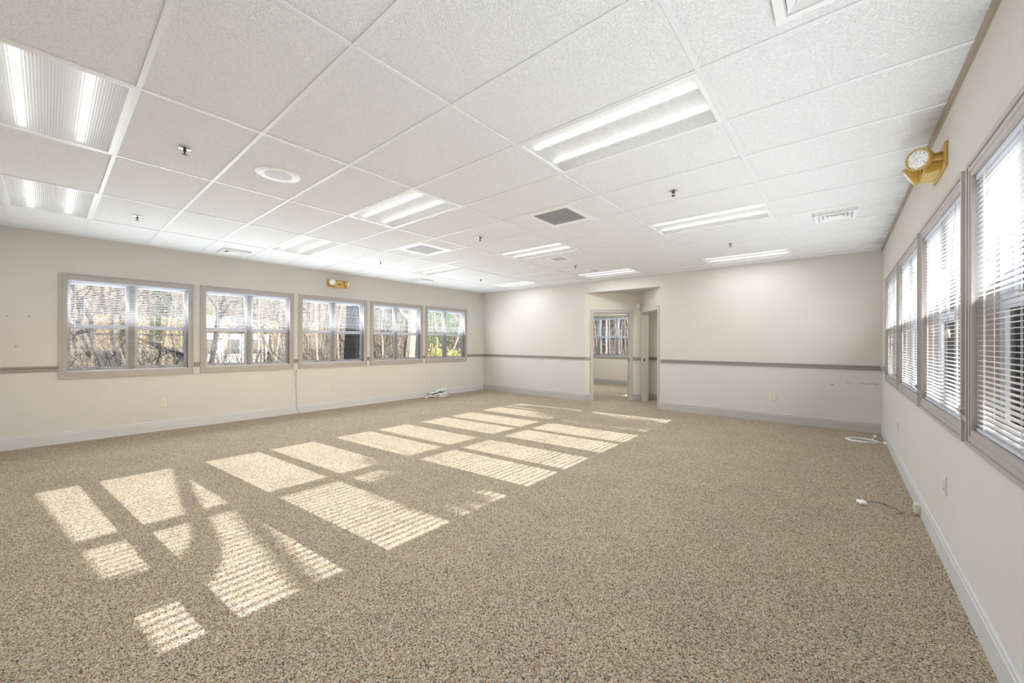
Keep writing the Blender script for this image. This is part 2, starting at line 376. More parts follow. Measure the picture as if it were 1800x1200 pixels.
mb = MB(); mb.box(XL, XL+.022, YN, YB, ZC-.002, ZC+.01); mb.box(XL, XR, YB-.022, YB, ZC-.002, ZC+.01); mb.box(XL, XL+.003, YN, YB, ZC-.016, ZC+.01)
mb.box(XL, XR, YN, YN+.022, ZC-.002, ZC+.01)
tag(mb.build('trim_2', 'tee'), 'thin white wall angle where the ceiling meets the other walls', 'trim', kind='structure')

def alcove_bits():
    for nm, P, Q, pieces, lb in (('left', LJ, CN, [(0, D1a-.07), (D1b+.09, L1)], 'by the window doorway'), ('right', CN, RJ, [(0, .015)], 'by the narrow doorway')):
        m1 = MB(); m2 = MB()
        for a, b in pieces:
            strip(m1, P, Q, a, b, -.016, 0, 0, BH); strip(m2, P, Q, a, b, -.03, 0, .975, 1.012); strip(m2, P, Q, a, b, -.018, 0, .94, .975)
        tag(m1.build('baseboard_alcove_'+nm, 'base'), 'short pale baseboard pieces '+lb, 'baseboard', kind='structure')
        tag(m2.build('chair_rail_alcove_'+nm, 'trim'), 'short taupe chair rail pieces '+lb, 'chair rail', kind='structure')
    for n, P, Q, a, b, cw, lb in ((1, LJ, CN, D1a, D1b, .075, 'taupe cased doorway giving a view of a window'), (2, CN, RJ, D2a, D2b, .075, 'narrow taupe cased doorway seen edge on beside a white sensor')):
        t = thing('door_%d' % n, (*along(P, Q, (a+b)/2), 0), lb, 'doorway', kind='structure')
        for s0, s1 in ((a-cw, a), (b, b+cw)):
            m = MB(); strip(m, P, Q, s0, s1, -.018, 0, 0, DH+cw); strip(m, P, Q, s0+.012, s1-.03, -.024, -.002, .001, DH+cw-.01)
            m.build('casing', 'door_trim', t)
        m = MB(); strip(m, P, Q, a, b, -.018, 0, DH, DH+cw); m.build('casing', 'door_trim', t)
        for s0, s1 in ((a-.022, a), (b, b+.022)):
            m = MB(); strip(m, P, Q, s0, s1, 0, T+.01, 0, DH+.02); strip(m, P, Q, s0+(.0 if s0 < a else -.012), s1+(.012 if s0 < a else 0), .05, .085, 0, DH); m.build('jamb', 'door_trim', t)
        m = MB(); strip(m, P, Q, a, b, 0, T+.01, DH, DH+.02); strip(m, P, Q, a, b, .05, .085, DH-.012, DH); m.build('jamb', 'door_trim', t)
        s0 = b if n == 1 else a
        m = MB(); strip(m, P, Q, s0-.003 if n == 1 else s0, s0 if n == 1 else s0+.003, .015, .045, .92, .985); m.build('strike_plate', 'dark', t)
alcove_bits()

# ------------------------------------------------------------------ ceiling
GX, GY, TX, TY = -.5577, .3222, 1.2192, .6096
xs = [XR]+[GX-TX*i for i in range(6)]+[XL]
ys = [YN]+[GY+TY*j for j in range(-2, 13)]+[YB]
LIGHTS = {(c, r) for c in (0, 2, 4) for r in (-1, 3, 7, 11)}
GRILLES = {(1, 5), (3, 5)}
ceil_root = thing('ceiling', ((XL+XR)/2, (YN+YB)/2, ZC), 'white suspended ceiling of textured lay-in tiles in a thin metal grid', 'ceiling', kind='structure')
tile_cache = {}
def tile(x0, x1, y0, y1):
    w, h = abs(x1-x0), abs(y1-y0); key = (round(w, 3), round(h, 3))
    if key not in tile_cache:
        m = MB(); m.box(-w/2+.002, w/2-.002, -h/2+.002, h/2-.002, .004, .02); tile_cache[key] = m.mesh('ceiling_tile', 'tile')
    o = link('ceiling_tile', tile_cache[key]); o.parent = ceil_root
    o.location = Vector(((x0+x1)/2, (y0+y1)/2, ZC))-ceil_root.location
rnd = random.Random(5)
for ci in range(len(xs)-1):
    for ri in range(len(ys)-1):
        c, r = ci-1, ri-3
        if (c, r) in LIGHTS: continue
        x1, x0, y0, y1 = xs[ci], xs[ci+1], ys[ri], ys[ri+1]
        if (c, r) in GRILLES:
            xm = (x0+x1)/2; tile(x0, xm-.3048, y0, y1); tile(xm+.3048, x1, y0, y1); continue
        tile(x0, x1, y0, y1)
TW = .012
for x in xs[1:-1]: MB().box(x-TW, x+TW, YN, YB, ZC-.001, ZC+.03).build('tee_bar', 'tee', ceil_root)
for y in ys[1:-1]: MB().box(XL, XR, y-TW, y+TW, ZC, ZC+.03).build('tee_bar', 'tee', ceil_root)
for c, r in GRILLES:
    xm = GX-TX*(c+.5); y0 = GY+TY*r
    for x in (xm-.3048, xm+.3048): MB().box(x-TW, x+TW, y0, y0+TY, ZC-.0005, ZC+.03).build('tee_bar', 'tee', ceil_root)
mb = MB(); mb.box(XL-.5, XR+.5, YN-.5, YW+.5, 3.0, 3.12)
tag(mb.build('roof_deck', 'blockout'), 'flat roof deck above the ceiling grid', 'roof', kind='structure')

# ceiling lights: housing with two tubes behind a prismatic lens
def light_mesh():
    W, H = TX/2-TW, TY/2-TW
    fr = MB(); f = .022
    for a in ((-W, W, -H, -H+f), (-W, W, H-f, H), (-W, -W+f, -H+f, H-f), (W-f, W, -H+f, H-f)): fr.box(*a, -.002, .012)
    ln = MB(); ln.quad([(-W+f-.004, H-f+.004, .006), (W-f+.004, H-f+.004, .006), (W-f+.004, -H+f-.004, .006), (-W+f-.004, -H+f-.004, .006)])
    hs = MB()      # open bottom box
    x, y, z = W-.006, H-.006, .1
    hs.quad([(-x, -y, z), (x, -y, z), (x, y, z), (-x, y, z)])
    for q in (((-x, -y), (x, -y)), ((x, -y), (x, y)), ((x, y), (-x, y)), ((-x, y), (-x, -y))):
        hs.quad([(*q[0], .01), (*q[1], .01), (*q[1], z), (*q[0], z)])
    tb = MB(); tb.tube([(-W+.04, 0, 0), (W-.04, 0, 0)], .016, 10)
    return fr.mesh('frame', 'white'), ln.mesh('lens', 'lens', fix=False), hs.mesh('housing', 'white', fix=False), tb.mesh('tube', 'tube', True)
LM = light_mesh()
light_labels = {(0, -1): 'ceiling light above and behind the viewer near the sunlit wall', (2, -1): 'large bright ceiling light cut by the left picture edge',
    (4, -1): 'half grey half bright ceiling light at the left edge above the wall', (0, 3): 'large grey ceiling light with two bright bands nearest the golden wall lamp',
    (2, 3): 'white ceiling light in the middle beside the round speaker row', (4, 3): 'flat white ceiling light nearest the first woodland windows',
    (0, 7): 'long ceiling light near the square air vent by the sunlit wall', (2, 7): 'bright ceiling light beside the tiny square grille',
    (4, 7): 'dull ceiling light nearest the fourth woodland window', (0, 11): 'farthest ceiling light washing the wall right of the alcove',
    (2, 11): 'farthest ceiling light directly before the alcove', (4, 11): 'farthest ceiling light in the corner by the fifth woodland window'}
def ceiling_light(x, y, z, label, watts):
    t = thing('ceiling_light', (x, y, z), label, 'ceiling light', 'recessed fluorescent ceiling lights')
    for nm, me in zip(('frame', 'lens', 'housing'), LM): link(nm, me).parent = t
    for dy in (-.13, .13):
        o = link('tube', LM[3]); o.parent = t; o.location = (0, dy, .05)
    ld = bpy.data.lights.new('fluorescent_glow', 'AREA'); ld.shape = 'RECTANGLE'; ld.size, ld.size_y = 1.12, .5; ld.energy = watts; ld.color = (.93, .97, 1)
    lo = bpy.data.objects.new('fluorescent_glow', ld); C.objects.link(lo); lo.parent = t; lo.location = (0, 0, -.012)
for (c, r) in sorted(LIGHTS):
    ceiling_light(GX-TX*(c+.5), GY+TY*(r+.5), ZC, light_labels[(c, r)], LAMP_WATTS)
ceiling_light(-5.2, 10.4, 2.597, 'added unseen light brightening the next room beyond the window doorway', LAMP_WATTS*4)  # fixture added out of sight to brighten the next room
ceiling_light(-1.6, 8.62, 2.597, 'added unseen light brightening the small space behind the narrow doorway', LAMP_WATTS*2)  # unseen fixture added to lift the space behind the narrow doorway

# ------------------------------------------------------------------ ceiling fittings
def sprinkler(x, y, label):
    t = thing('sprinkler_head', (x, y, ZC), label, 'sprinkler', 'ceiling sprinklers')
    MB().lathe([(.036, .001), (.036, -.004), (.024, -.009), (.012, -.009)], (x, y, ZC), (0, 0, 1), 18).build('escutcheon', 'chrome', t, True)
    MB().lathe([(.010, 0), (.010, -.022), (.006, -.026)], (x, y, ZC), (0, 0, 1), 10).build('body', 'dark', t, True)
    m = MB()
    for s in (-1, 1): m.tube([(x+s*.008, y, ZC-.02), (x+s*.013, y, ZC-.032), (x+s*.003, y, ZC-.046)], .0028, 5)
    m.build('yoke', 'dark', t)
    MB().lathe([(.004, -.044), (.017, -.046), (.017, -.049), (.003, -.05)], (x, y, ZC), (0, 0, 1), 12).build('deflector', 'dark', t, True)
spr = [(2, 0, -3.66, .64, 'sprinkler head nearest the large bright light at the left edge'), (4, 0, -6.07, .65, 'sprinkler head nearest the first woodland window'),
       (0, 5, -1.17, 3.71, 'sprinkler head between the two large grey lights by the sunlit wall'), (2, 5, -3.68, 3.72, 'sprinkler head left of the grey return grille'),
       (4, 5, -6.12, 3.73, 'sprinkler head above the golden lamp over the woodland windows'), (0, 9, -1.17, 6.18, 'sprinkler head before the farthest light by the sunlit wall'),
       (2, 9, -3.69, 6.20, 'small sprinkler head beyond the tiny square grille'), (4, 9, -6.13, 6.22, 'farthest small sprinkler head near the far left corner')]
for _, _, x, y, lb in spr: sprinkler(x, y, lb)
def speaker(x, y, r, label):
    t = thing('ceiling_speaker', (x, y, ZC), label, 'speaker', 'round ceiling speakers')
    MB().lathe([(r, .001), (r, -.003), (r*.96, -.006), (r*.62, -.008), (r*.58, -.003)], (x, y, ZC+.004), (0, 0, 1), 40).build('rim', 'white', t, True)
    MB().lathe([(r*.6, .002), (r*.59, -.007), (r*.3, -.009), (.002, -.010)], (x, y, ZC+.004), (0, 0, 1), 32).build('grille', 'grille', t, True)
    for k in range(4):
        a = PI/4+k*PI/2; MB().lathe([(.004, -.006), (.003, -.009)], (x+r*.86*math.cos(a), y+r*.86*math.sin(a), ZC+.004), (0, 0, 1), 8).build('screw', 'dark', t)
speaker(-3.63, 1.25, .165, 'large round white ceiling speaker left of centre')
speaker(-3.64, 6.81, .15, 'small distant round grey ceiling speaker before the alcove light')
def return_grille(x, y, s, label, n=28):
    t = thing('return_grille', (x, y, ZC), label, 'air grille', 'square return air grilles'); o = .2925 if s > .2 else s+.05
    m = MB()
    for a in ((-o, o, -o, -s), (-o, o, s, o), (-o, -s, -s, s), (s, o, -s, s)): m.box(x+a[0], x+a[1], y+a[2], y+a[3], ZC-.004, ZC+.004)
    m.build('frame', 'white', t)
    m = MB(); w = .0026
    for i in range(n):
        p = -s+2*s*(i+.5)/n; m.box(x+p-w, x+p+w, y-s, y+s, ZC-.002, ZC+.012); m.box(x-s, x+s, y+p-w, y+p+w, ZC-.0018, ZC+.0118)
    g = m.build('eggcrate', 'grille_dark' if x > -3 else 'grille', t, fix=False); g['kind'] = 'stuff'
    MB().box(x-s, x+s, y-s, y+s, ZC+.03, ZC+.034).build('backing', 'cavity', t)
return_grille(-2.39, 3.675, .215, 'dark grey square return air grille in mid ceiling')
return_grille(-4.825, 3.675, .215, 'paler square return air grille toward the woodland windows')
return_grille(-3.6, 5.51, .11, 'tiny square grey grille beside the bright far light', 14)
def diffuser(x, y, label):
    t = thing('air_diffuser', (x, y, ZC), label, 'air vent', 'white supply air vents'); h = .18
    def ring(m, a, za, b, zb, th=.004):
        for k in range(4):
            c, s_ = math.cos(k*PI/2), math.sin(k*PI/2)
            def R(px, py, z): return (x+px*c-py*s_, y+px*s_+py*c, z)
            m.quad([R(-a, -a, za), R(a, -a, za), R(b, -b, zb), R(-b, -b, zb)])
            if a == b: continue
            m.quad([R(-a, -a, za+th), R(a, -a, za+th), R(b, -b, zb+th), R(-b, -b, zb+th)])
            m.quad([R(-a, -a, za), R(a, -a, za), R(a, -a, za+th), R(-a, -a, za+th)])
            m.quad([R(-b, -b, zb), R(b, -b, zb), R(b, -b, zb+th), R(-b, -b, zb+th)])
    m = MB(); ring(m, h, ZC+.002, h, ZC-.022); ring(m, h, ZC-.022, h-.035, ZC-.026); ring(m, h-.035, ZC-.026, h-.045, ZC-.006)
    m.build('frame', 'white', t, fix=False)
    for a in (.134, .099, .064):
        m = MB(); ring(m, a, ZC-.024, a-.028, ZC-.002); m.build('louver', 'white', t, fix=False)
    MB().box(x-.14, x+.14, y-.14, y+.14, ZC-.0005, ZC+.003).build('throat', 'cavity', t)
diffuser(-.03, 1.86, 'white square air vent cut off at the top picture edge')
diffuser(-.03, 5.53, 'white square air vent near the sunlit wall and golden lamp')
diffuser(-7.27, 1.88, 'white square air vent above the second woodland window')
diffuser(-7.25, 5.47, 'distant white square air vent above the fourth woodland window')

# ------------------------------------------------------------------ windows and blinds
def build_window(n, mp, u0, panes, label, fills=()):
    """u along the wall, w outward, z up"""
    pw = .5225; mull = .128; side = .101
    W = side*2+panes*pw+(panes-1)*mull
    t = thing('window_%d' % n, mp(u0+W/2, 0, WZ0), label, 'window', kind='structure')
    def part(nm, mat, boxes, parent=t):
        m = MB(mp)
        for b in boxes: m.box(*b)
        return m.build(nm, mat, parent)
    z0, z1, c = WZ0, WZ1, CAS
    # box order: u0,u1,w0,w1,z0,z1 ; inner side is negative w
    part('casing', 'trim', [(u0, u0+c, -.012, 0, z0, z1), (u0-.0012, u0+.02, -.02, -.001, z0-.0012, z1+.0012), (u0+.028, u0+.05, -.016, -.001, z0+.001, z1-.001)])
    part('casing', 'trim', [(u0+W-c, u0+W, -.012, 0, z0, z1), (u0+W-.02, u0+W+.0012, -.02, -.001, z0-.0012, z1+.0012), (u0+W-.05, u0+W-.028, -.016, -.001, z0+.001, z1-.001)])
    part('casing', 'trim', [(u0+c, u0+W-c, -.012, 0, z1-c-.005, z1), (u0+.02, u0+W-.02, -.0199, -.001, z1-.02, z1+.0011), (u0+.05, u0+W-.05, -.0159, -.001, z1-.05, z1-.028)])
    part('casing', 'trim', [(u0+c, u0+W-c, -.012, 0, z0, z0+c+.012), (u0+.02, u0+W-.02, -.0199, -.001, z0-.0011, z0+.02), (u0+.05, u0+W-.05, -.0159, -.001, z0+.028, z0+.05)])
    a, b, lo, hi = u0+c-.003, u0+W-c+.003, z0+c+.009, z1-c-.004
    part('jamb', 'trim', [(a-.02, a, -.004, .085, lo-.02, hi+.02), (b, b+.02, -.004, .085, lo-.02, hi+.02), (a, b, -.004, .085, hi, hi+.02), (a, b, -.004, .085, lo-.02, lo)])
    fb = [(a-.02, a+.012, .075, .15, lo-.02, hi+.02), (b-.012, b+.02, .075, .15, lo-.02, hi+.02), (a, b, .075, .15, hi-.012, hi+.02), (a, b, .075, .15, lo-.02, lo+.014)]
    for k in range(1, panes):
        m0 = u0+side+k*pw+(k-1)*mull
        fb.append((m0+.024, m0+mull-.024, .082, .15, lo, hi)); part('mullion', 'trim', [(m0+.034, m0+mull-.034, .066, .083, lo, hi)])
    part('frame', 'vinyl', fb)
    gz0, gz1, r0, r1 = .975, 2.10, 1.50, 1.555
    for k in range(panes):
        g0 = u0+side+k*(pw+mull); g1 = g0+pw; s0, s1 = g0-.024, g1+.024
        for nm, w, za, zb, ga, gb in (('lower_sash', .085, lo+.012, r1, gz0, r0), ('upper_sash', .112, r0, hi-.01, r1, gz1)):
            sash = part(nm, 'vinyl', [(s0, g0, w, w+.025, za, zb), (g1, s1, w, w+.025, za, zb), (g0, g1, w, w+.025, za, ga), (g0, g1, w, w+.025, gb, zb)])
            part('pane', 'glass', [(g0, g1, w+.012, w+.013, ga, gb)], sash)
            if nm == 'lower_sash': part('sash_lock', 'greycord', [((g0+g1)/2-.03, (g0+g1)/2+.03, w-.006, w, lo+.03, lo+.042)], sash)
    for w, tilt, watts in fills:
        ld = bpy.data.lights.new('window_fill', 'AREA'); ld.shape = 'RECTANGLE'; ld.size, ld.size_y = b-a-.02, hi-lo-.02; ld.energy = watts; ld.color = (.86, .935, 1)  # extra area light added just inside the blind, tilted up as fill
        lo_ = bpy.data.objects.new('window_fill', ld); C.objects.link(lo_); lo_.parent = t
        p = Vector(mp((a+b)/2, w, (lo+hi)/2)); q = Vector(mp((a+b)/2, w-1, (lo+hi)/2+tilt)); lo_.location = p-t.location
        lo_.rotation_euler = (q-p).to_track_quat('-Z', 'Z').to_euler()
    return a, b, lo, hi
slat_cache = {}; SR = random.Random(9)
def build_blind(mp, a, b, lo, hi, label, tilt, axis, group, pitch=.0235, cords=2, wand=None, tassel=None):
    t = thing('window_blind', mp((a+b)/2, .03, hi-.001), label, 'window blind', group)
    a += .006; b -= .006; wc = .016
    m = MB(mp); m.box(a, b, wc-.014, wc+.014, hi-.028, hi-.002); m.build('head_rail', 'vinyl', t)
    m = MB(mp); m.box(a, b, wc-.012, wc+.012, lo+.004, lo+.018); m.build('bottom_rail', 'vinyl', t)
    L = b-a; key = (round(L, 4), axis, tilt)
    if key not in slat_cache:
        sm = MB(); hw = .0125; ct, st = math.cos(tilt), math.sin(tilt); k = 0
        prof = [(-hw, 0), (-hw*.5, .0014), (0, .0019), (hw*.5, .0014), (hw, 0), (hw*.5, .0008), (0, .0013), (-hw*.5, .0008)]
        prof = [(p*ct-q*st, p*st+q*ct) for p, q in prof]
        # profile coordinate p runs outward
        if axis == 'L': sm.extrude([(-p, q) for p, q in prof], 'y', -L/2, L/2)
        elif axis == 'R': sm.extrude(prof, 'y', -L/2, L/2)
        else: sm.extrude(prof, 'x', -L/2, L/2)
        slat_cache[key] = sm.mesh('slat', 'slat')
    z = hi-.045
    while z > lo+.026:
        o = link('slat', slat_cache[key]); o.parent = t
        o.location = Vector(mp((a+b)/2, wc, z))-t.location; z -= pitch
        if axis == 'F': o.rotation_euler.x = SR.uniform(-.05, .05)
        else: o.rotation_euler.y = SR.uniform(-.07, .07)
    for i in range(cords):
        u = a+L*(.12+.76*i/(cords-1))
        m = MB(mp)
        for w in (wc-.0135, wc+.0135): m.tube([(u, w, lo+.01), (u, w, hi-.02)], .0007, 4)
        m.tube([(u+.004, wc-.016, lo+.01), (u+.004, wc-.016, hi-.02)], .0008, 4)
        m.build('ladder_cord', 'cord', t)
    if wand:
        u, zl = wand; m = MB(mp); m.tube([(u, wc-.022, zl), (u, wc-.02, hi-.02)], .0035, 6); m.build('tilt_wand', 'cord', t)
    if tassel:
        u, zl = tassel
        m = MB(mp); m.tube([(u, wc-.05, zl), (u+.003, wc-.035, (zl+hi)/2), (u, wc-.02, hi-.02)], .0012, 5); m.build('lift_cord', 'greycord', t)
        m = MB(mp); m.tube([(u, wc-.05, zl+.008), (u, wc-.05, zl-.02), (u, wc-.05, zl-.035)], [.006, .011, .009], 8); m.build('tassel', 'plate', t)
mpL = lambda u, w, z: (XL-w, u, z)
mpR = lambda u, w, z: (XR+w, u, z)
mpF = lambda u, w, z: (u, YW+w, z)
ordL = ['first woodland window at the left edge, with ivy trunk outside', 'second woodland window showing a forked tree and pale house', 'third woodland window with a thick dark trunk outside', 'fourth woodland window with a sunlit tan trunk outside', 'fifth woodland window nearest the far corner with green leaves outside']
ordR = ['sunlit window just beside the viewer, out of the picture', 'nearest sunlit window cut by the right picture edge', 'second sunlit window, with a beige cord tassel', 'third sunlit window toward the far corner', 'farthest narrow looking sunlit window by the far corner']
blL = ['open white blind in the first woodland window', 'open white blind in the second woodland window', 'open white blind in the third woodland window', 'open white blind in the fourth woodland window', 'open white blind in the fifth woodland window']
blR = ['white blind in the sunlit window beside the viewer', 'large bright white blind cut by the right picture edge', 'bright white blind with hanging beige tassel', 'bright white blind in the third sunlit window', 'bluish white blind in the farthest sunlit window']
for k in range(5):
    u0 = WIN0+WSTEP*k
    a, b, lo, hi = build_window(k+1, mpL, u0, 2, ordL[k], [(-.002, .35, FILL_UP)])
    build_blind(mpL, a, b, lo, hi, blL[k], math.radians(-5), 'L', 'blinds in the woodland windows', wand=(a+.07, 1.42) if k == 0 else None)
for k in range(5):
    u0 = WIN0+WSTEP*k
    a, b, lo, hi = build_window(k+6, mpR, u0, 2, ordR[k], [(-.002, .7, FILL_UP*.55)])
    build_blind(mpR, a, b, lo, hi, blR[k], math.radians(3), 'R', 'blinds in the sunlit windows', cords=3, tassel=(a+.16, 1.41) if k == 2 else ((a+.1, 1.5) if k == 1 else None))
a, b, lo, hi = build_window(11, mpF, -6.87, 3, 'window of the next room seen through the cased doorway', [(-.002, .3, FILL_UP)])
build_blind(mpF, a, b, lo, hi, 'white blind of the next room seen through the doorway', math.radians(8), 'F', 'blinds in the next room', pitch=.04, cords=3)

# ------------------------------------------------------------------ emergency lamps
def emergency_lamp(mp, u, z, label, aims):
    """body on a wall; heads aimed along (du, dw, dz)"""
    t = thing('emergency_lamp', mp(u, 0, z), label, 'emergency lamp', 'golden twin-head emergency lamps')
    m = MB(mp); L, H = .205, .075
    m.box(u-L, u+L, -.014, 0, z-H, z+H); m.build('back_plate', 'gold', t, bevel=.004)
    m = MB(mp); k = [(u-.125, -.014), (u-.10, -.085), (u+.10, -.085), (u+.125, -.014)]
    m.prism([(p, q) for p, q in k], z-H+.004, z+H-.03); m.build('battery_case', 'gold', t, bevel=.004)
    m = MB(mp); m.box(u-.03, u+.03, -.087, -.085, z-.03, z-.01); m.build('test_panel', 'dark', t)
    for s, aim in zip((-1, 1), aims):
        du, dw, dz = aim
        def V(x): return Vector(mp(*x))-Vector(mp(0, 0, 0))
        ax = V((du, dw, dz)).normalized(); piv = Vector(mp(u+s*.14, -.012, z))
        cen = Vector(mp(u+s*.15, -.105, z+.012))
        h = link('lamp_head', None, t); h.empty_display_size = .05
        m = MB(); m.tube([piv, (piv+cen)/2+Vector((0, 0, -.004)), cen-ax*.02], [.016, .013, .016], 8); m.build('swivel', 'gold', h, True)
        m = MB(); m.lathe([(.018, -.045), (.042, -.036), (.058, -.014), (.064, .012), (.066, .024), (.066, .032), (.060, .034), (.058, .026)], cen, ax, 28); m.build('shell', 'gold', h, True)
        m = MB(); m.lathe([(.0585, .026), (.05, .033), (.03, .038), (.001, .040)], cen, ax, 28); m.build('glass', 'lampglass', h, True)
emergency_lamp(mpL, 3.75, 2.497, 'golden twin-head emergency lamp above the third woodland window', [(-.55, -.8, -.1), (.72, -.62, -.12)])
emergency_lamp(mpR, 3.68, 2.487, 'golden twin-head emergency lamp high on the sunlit wall', [(-.75, -.62, -.18), (.15, -.85, -.45)])

# ------------------------------------------------------------------ outlets, jacks, cords, sensor
def outlet(mp, u, z, label, slots=True, w=.035, h=.0575):
    t = thing('wall_outlet', mp(u, 0, z), label, 'outlet', 'ivory wall outlets')
    m = MB(mp); m.box(u-w, u+w, -.006, 0, z-h, z+h); m.build('cover_plate', 'plate', t, bevel=.003)
    if slots:
        for dz in (-.0205, .0205):
            m = MB(mp); m.box(u-.0165, u+.0165, -.009, -.005, z+dz-.014, z+dz+.014); r = m.build('receptacle', 'plate', t, bevel=.003)
            m = MB(mp)
            for du in (-.006, .006): m.box(u+du-.0018, u+du+.0018, -.0095, -.0088, z+dz-.004, z+dz+.007)
            m.box(u-.002, u+.002, -.0095, -.0088, z+dz-.011, z+dz-.007); m.build('slots', 'plate_dark', r)
    m = MB(mp); m.lathe([(.003, 0), (.003, .001)], (u, -.0065, z), (0, -1, 0), 8); m.build('screw', 'plate_dark', t)
mpB = lambda u, w, z: (u, YB+w, z)
outlet(mpL, 1.122, .419, 'ivory outlet below the first woodland window')
outlet(mpL, 3.556, .431, 'ivory outlet below the third woodland window')
outlet(mpL, 6.051, .40, 'ivory blank plate below the fifth woodland window above the cord heap', False)
outlet(mpB, -6.359, .412, 'small ivory outlet on far wall near the left corner')
outlet(mpB, -4.705, .375, 'ivory outlet on far wall beside the window doorway')
outlet(mpB, -.863, .428, 'ivory double outlet on far wall right of the alcove', True, .05)
outlet(mpR, 3.541, .469, 'ivory outlet on sunlit wall above the white floor jack')
outlet(mpR, 6.028, .435, 'distant ivory outlet low on the sunlit wall')
def jack_left():
    t = thing('jack_box', (XL, 2.976, .76), 'beige cable jack box hanging between second and third woodland windows', 'cable box')
    MB().box(XL, XL+.028, 2.976-.033, 2.976+.033, .755, .825).build('box', 'plate', t, bevel=.006)
    MB().box(XL+.028, XL+.03, 2.976-.012, 2.976+.012, .775, .80).build('socket', 'plate_dark', t)
    m = MB(); m.tube([(XL+.012, 2.976, .757), (XL+.01, 2.975, .5), (XL+.012, 2.985, .3), (XL+.02, 2.98, .16), (XL+.024, 2.99, .09), (XL+.026, 3.03, .02)], .0035, 6)
    m.build('cable', 'greycord', t)
jack_left()
m = MB(); pts = []
for i in range(24):
    y = 3.05+i*.125; pts.append((XL+.024+.008*math.sin(i*1.9), y, .008+(.03 if i in (3, 11, 12) else 0)+.003*math.sin(i*2.3)))
m.tube(pts, .0035, 6)
tag(m.build('floor_cable', 'cord', smooth=True), 'thin pale cable trailing along the baseboard toward the cord heap', 'cable')
t = thing('floor_jack', (.151, 4.38, 0), 'small white jack box lying on the carpet with a grey lead', 'cable box')
m = MB(); a = math.radians(25); c_, s_ = math.cos(a), math.sin(a)
m.prism([(.151+x*c_-y*s_, 4.38+x*s_+y*c_) for x, y in ((-.025, -.035), (.025, -.035), (.025, .035), (-.025, .035))], .003, .024); m.build('box', 'plastic', t, bevel=.004)
m = MB(); m.tube([(.18, 4.40, .015), (.22, 4.45, .02), (.27, 4.48, .008), (.32, 4.46, .005), (.37, 4.40, .005), (.385, 4.33, .005), (.36, 4.30, .005), (.345, 4.34, .006)], .004, 6); m.build('lead', 'greycord', t, True)
t = thing('baseboard_jack', (XR-.016, 4.36, .03), 'beige jack box fixed to the baseboard of the sunlit wall', 'cable box')
MB().box(XR-.05, XR-.0162, 4.33, 4.40, .022, .092).build('box', 'plate', t, bevel=.004)
MB().box(XR-.0505, XR-.049, 4.352, 4.378, .03, .05).build('socket', 'plate_dark', t)
def cord_loop():
    t = thing('cord_coil', (.25, 7.28, 0), 'white cord coiled in a long loop near the far right corner', 'cord'); m = MB()
    for k, (rx, ry, dx) in enumerate(((.165, .13, 0), (.15, .10, .015), (.16, .118, -.006))):
        n = 36; p = [(.245+dx+rx*math.cos(2*PI*i/n), 7.22+ry*math.sin(2*PI*i/n), .006+.005*k) for i in range(n+1)]; m.tube(p, .005, 6)
    m.tube([(.36, 7.33, .012), (.40, 7.26, .012), (.44, 7.2, .008), (.482, 7.17, .012)], .005, 6)
    m.tube([(.36, 7.36, .012), (.385, 7.48, .012), (.40, 7.58, .018)], .005, 6)
    m.build('coil', 'cord', t, True)
    for x, y, an in ((.405, 7.62, .3), (.478, 7.168, 1.2)):
        MB().box(x-.016, x+.016, y-.02, y+.02, .004, .03).build('plug', 'plastic', t, bevel=.004)
cord_loop()
def cord_heap():
    t = thing('cord_heap', (XL+.2, 6.2, 0), 'tangled heap of white and grey cords against the baseboard', 'cords'); r = random.Random(3)
    for mat, n in (('cord', 40), ('greycord', 14)):
        m = MB()
        for k in range(n):
            cy, cx = 6.2+r.uniform(-.17, .17), XL+.19+r.uniform(-.05, .06); rx, ry = r.uniform(.05, .11), r.uniform(.08, .2); ph = r.uniform(0, 6); hh = r.uniform(.012, .2)
            hh *= max(.25, 1-abs(cy-6.2)/.25); tl = r.uniform(-.12, .12); a = r.uniform(0, 3)
            p = []
            for i in range(17):
                q = ph+2*PI*i/16*.95; ex, ey = rx*math.cos(q), ry*math.sin(q); X = ex*math.cos(a)*.6+ey*math.sin(a)*.25; Y = ey*math.cos(a)-ex*math.sin(a)
                p.append((max(XL+.03, cx+X), cy+Y, max(.007, hh+tl*Y+.012*math.sin(q*3))))
            m.tube(p, .0075, 5)
        m.build('white_cords' if mat == 'cord' else 'grey_cords', mat, t, True)
    MB().box(XL+.16, XL+.2, 5.80, 5.87, .004, .035).build('plug', 'plastic', t, bevel=.004)
cord_heap()
t = thing('motion_sensor', (*along(LJ, CN, L1-.075, 0), 2.15), 'small white motion sensor in the alcove corner between doorways', 'sensor')
m = MB(); strip(m, LJ, CN, L1-.105, L1-.045, -.045, 0, 2.145, 2.25); m.build('body', 'plastic', t, bevel=.01)
m = MB(); strip(m, LJ, CN, L1-.095, L1-.055, -.047, -.04, 2.16, 2.2); m.build('lens', 'grille', t, bevel=.004)

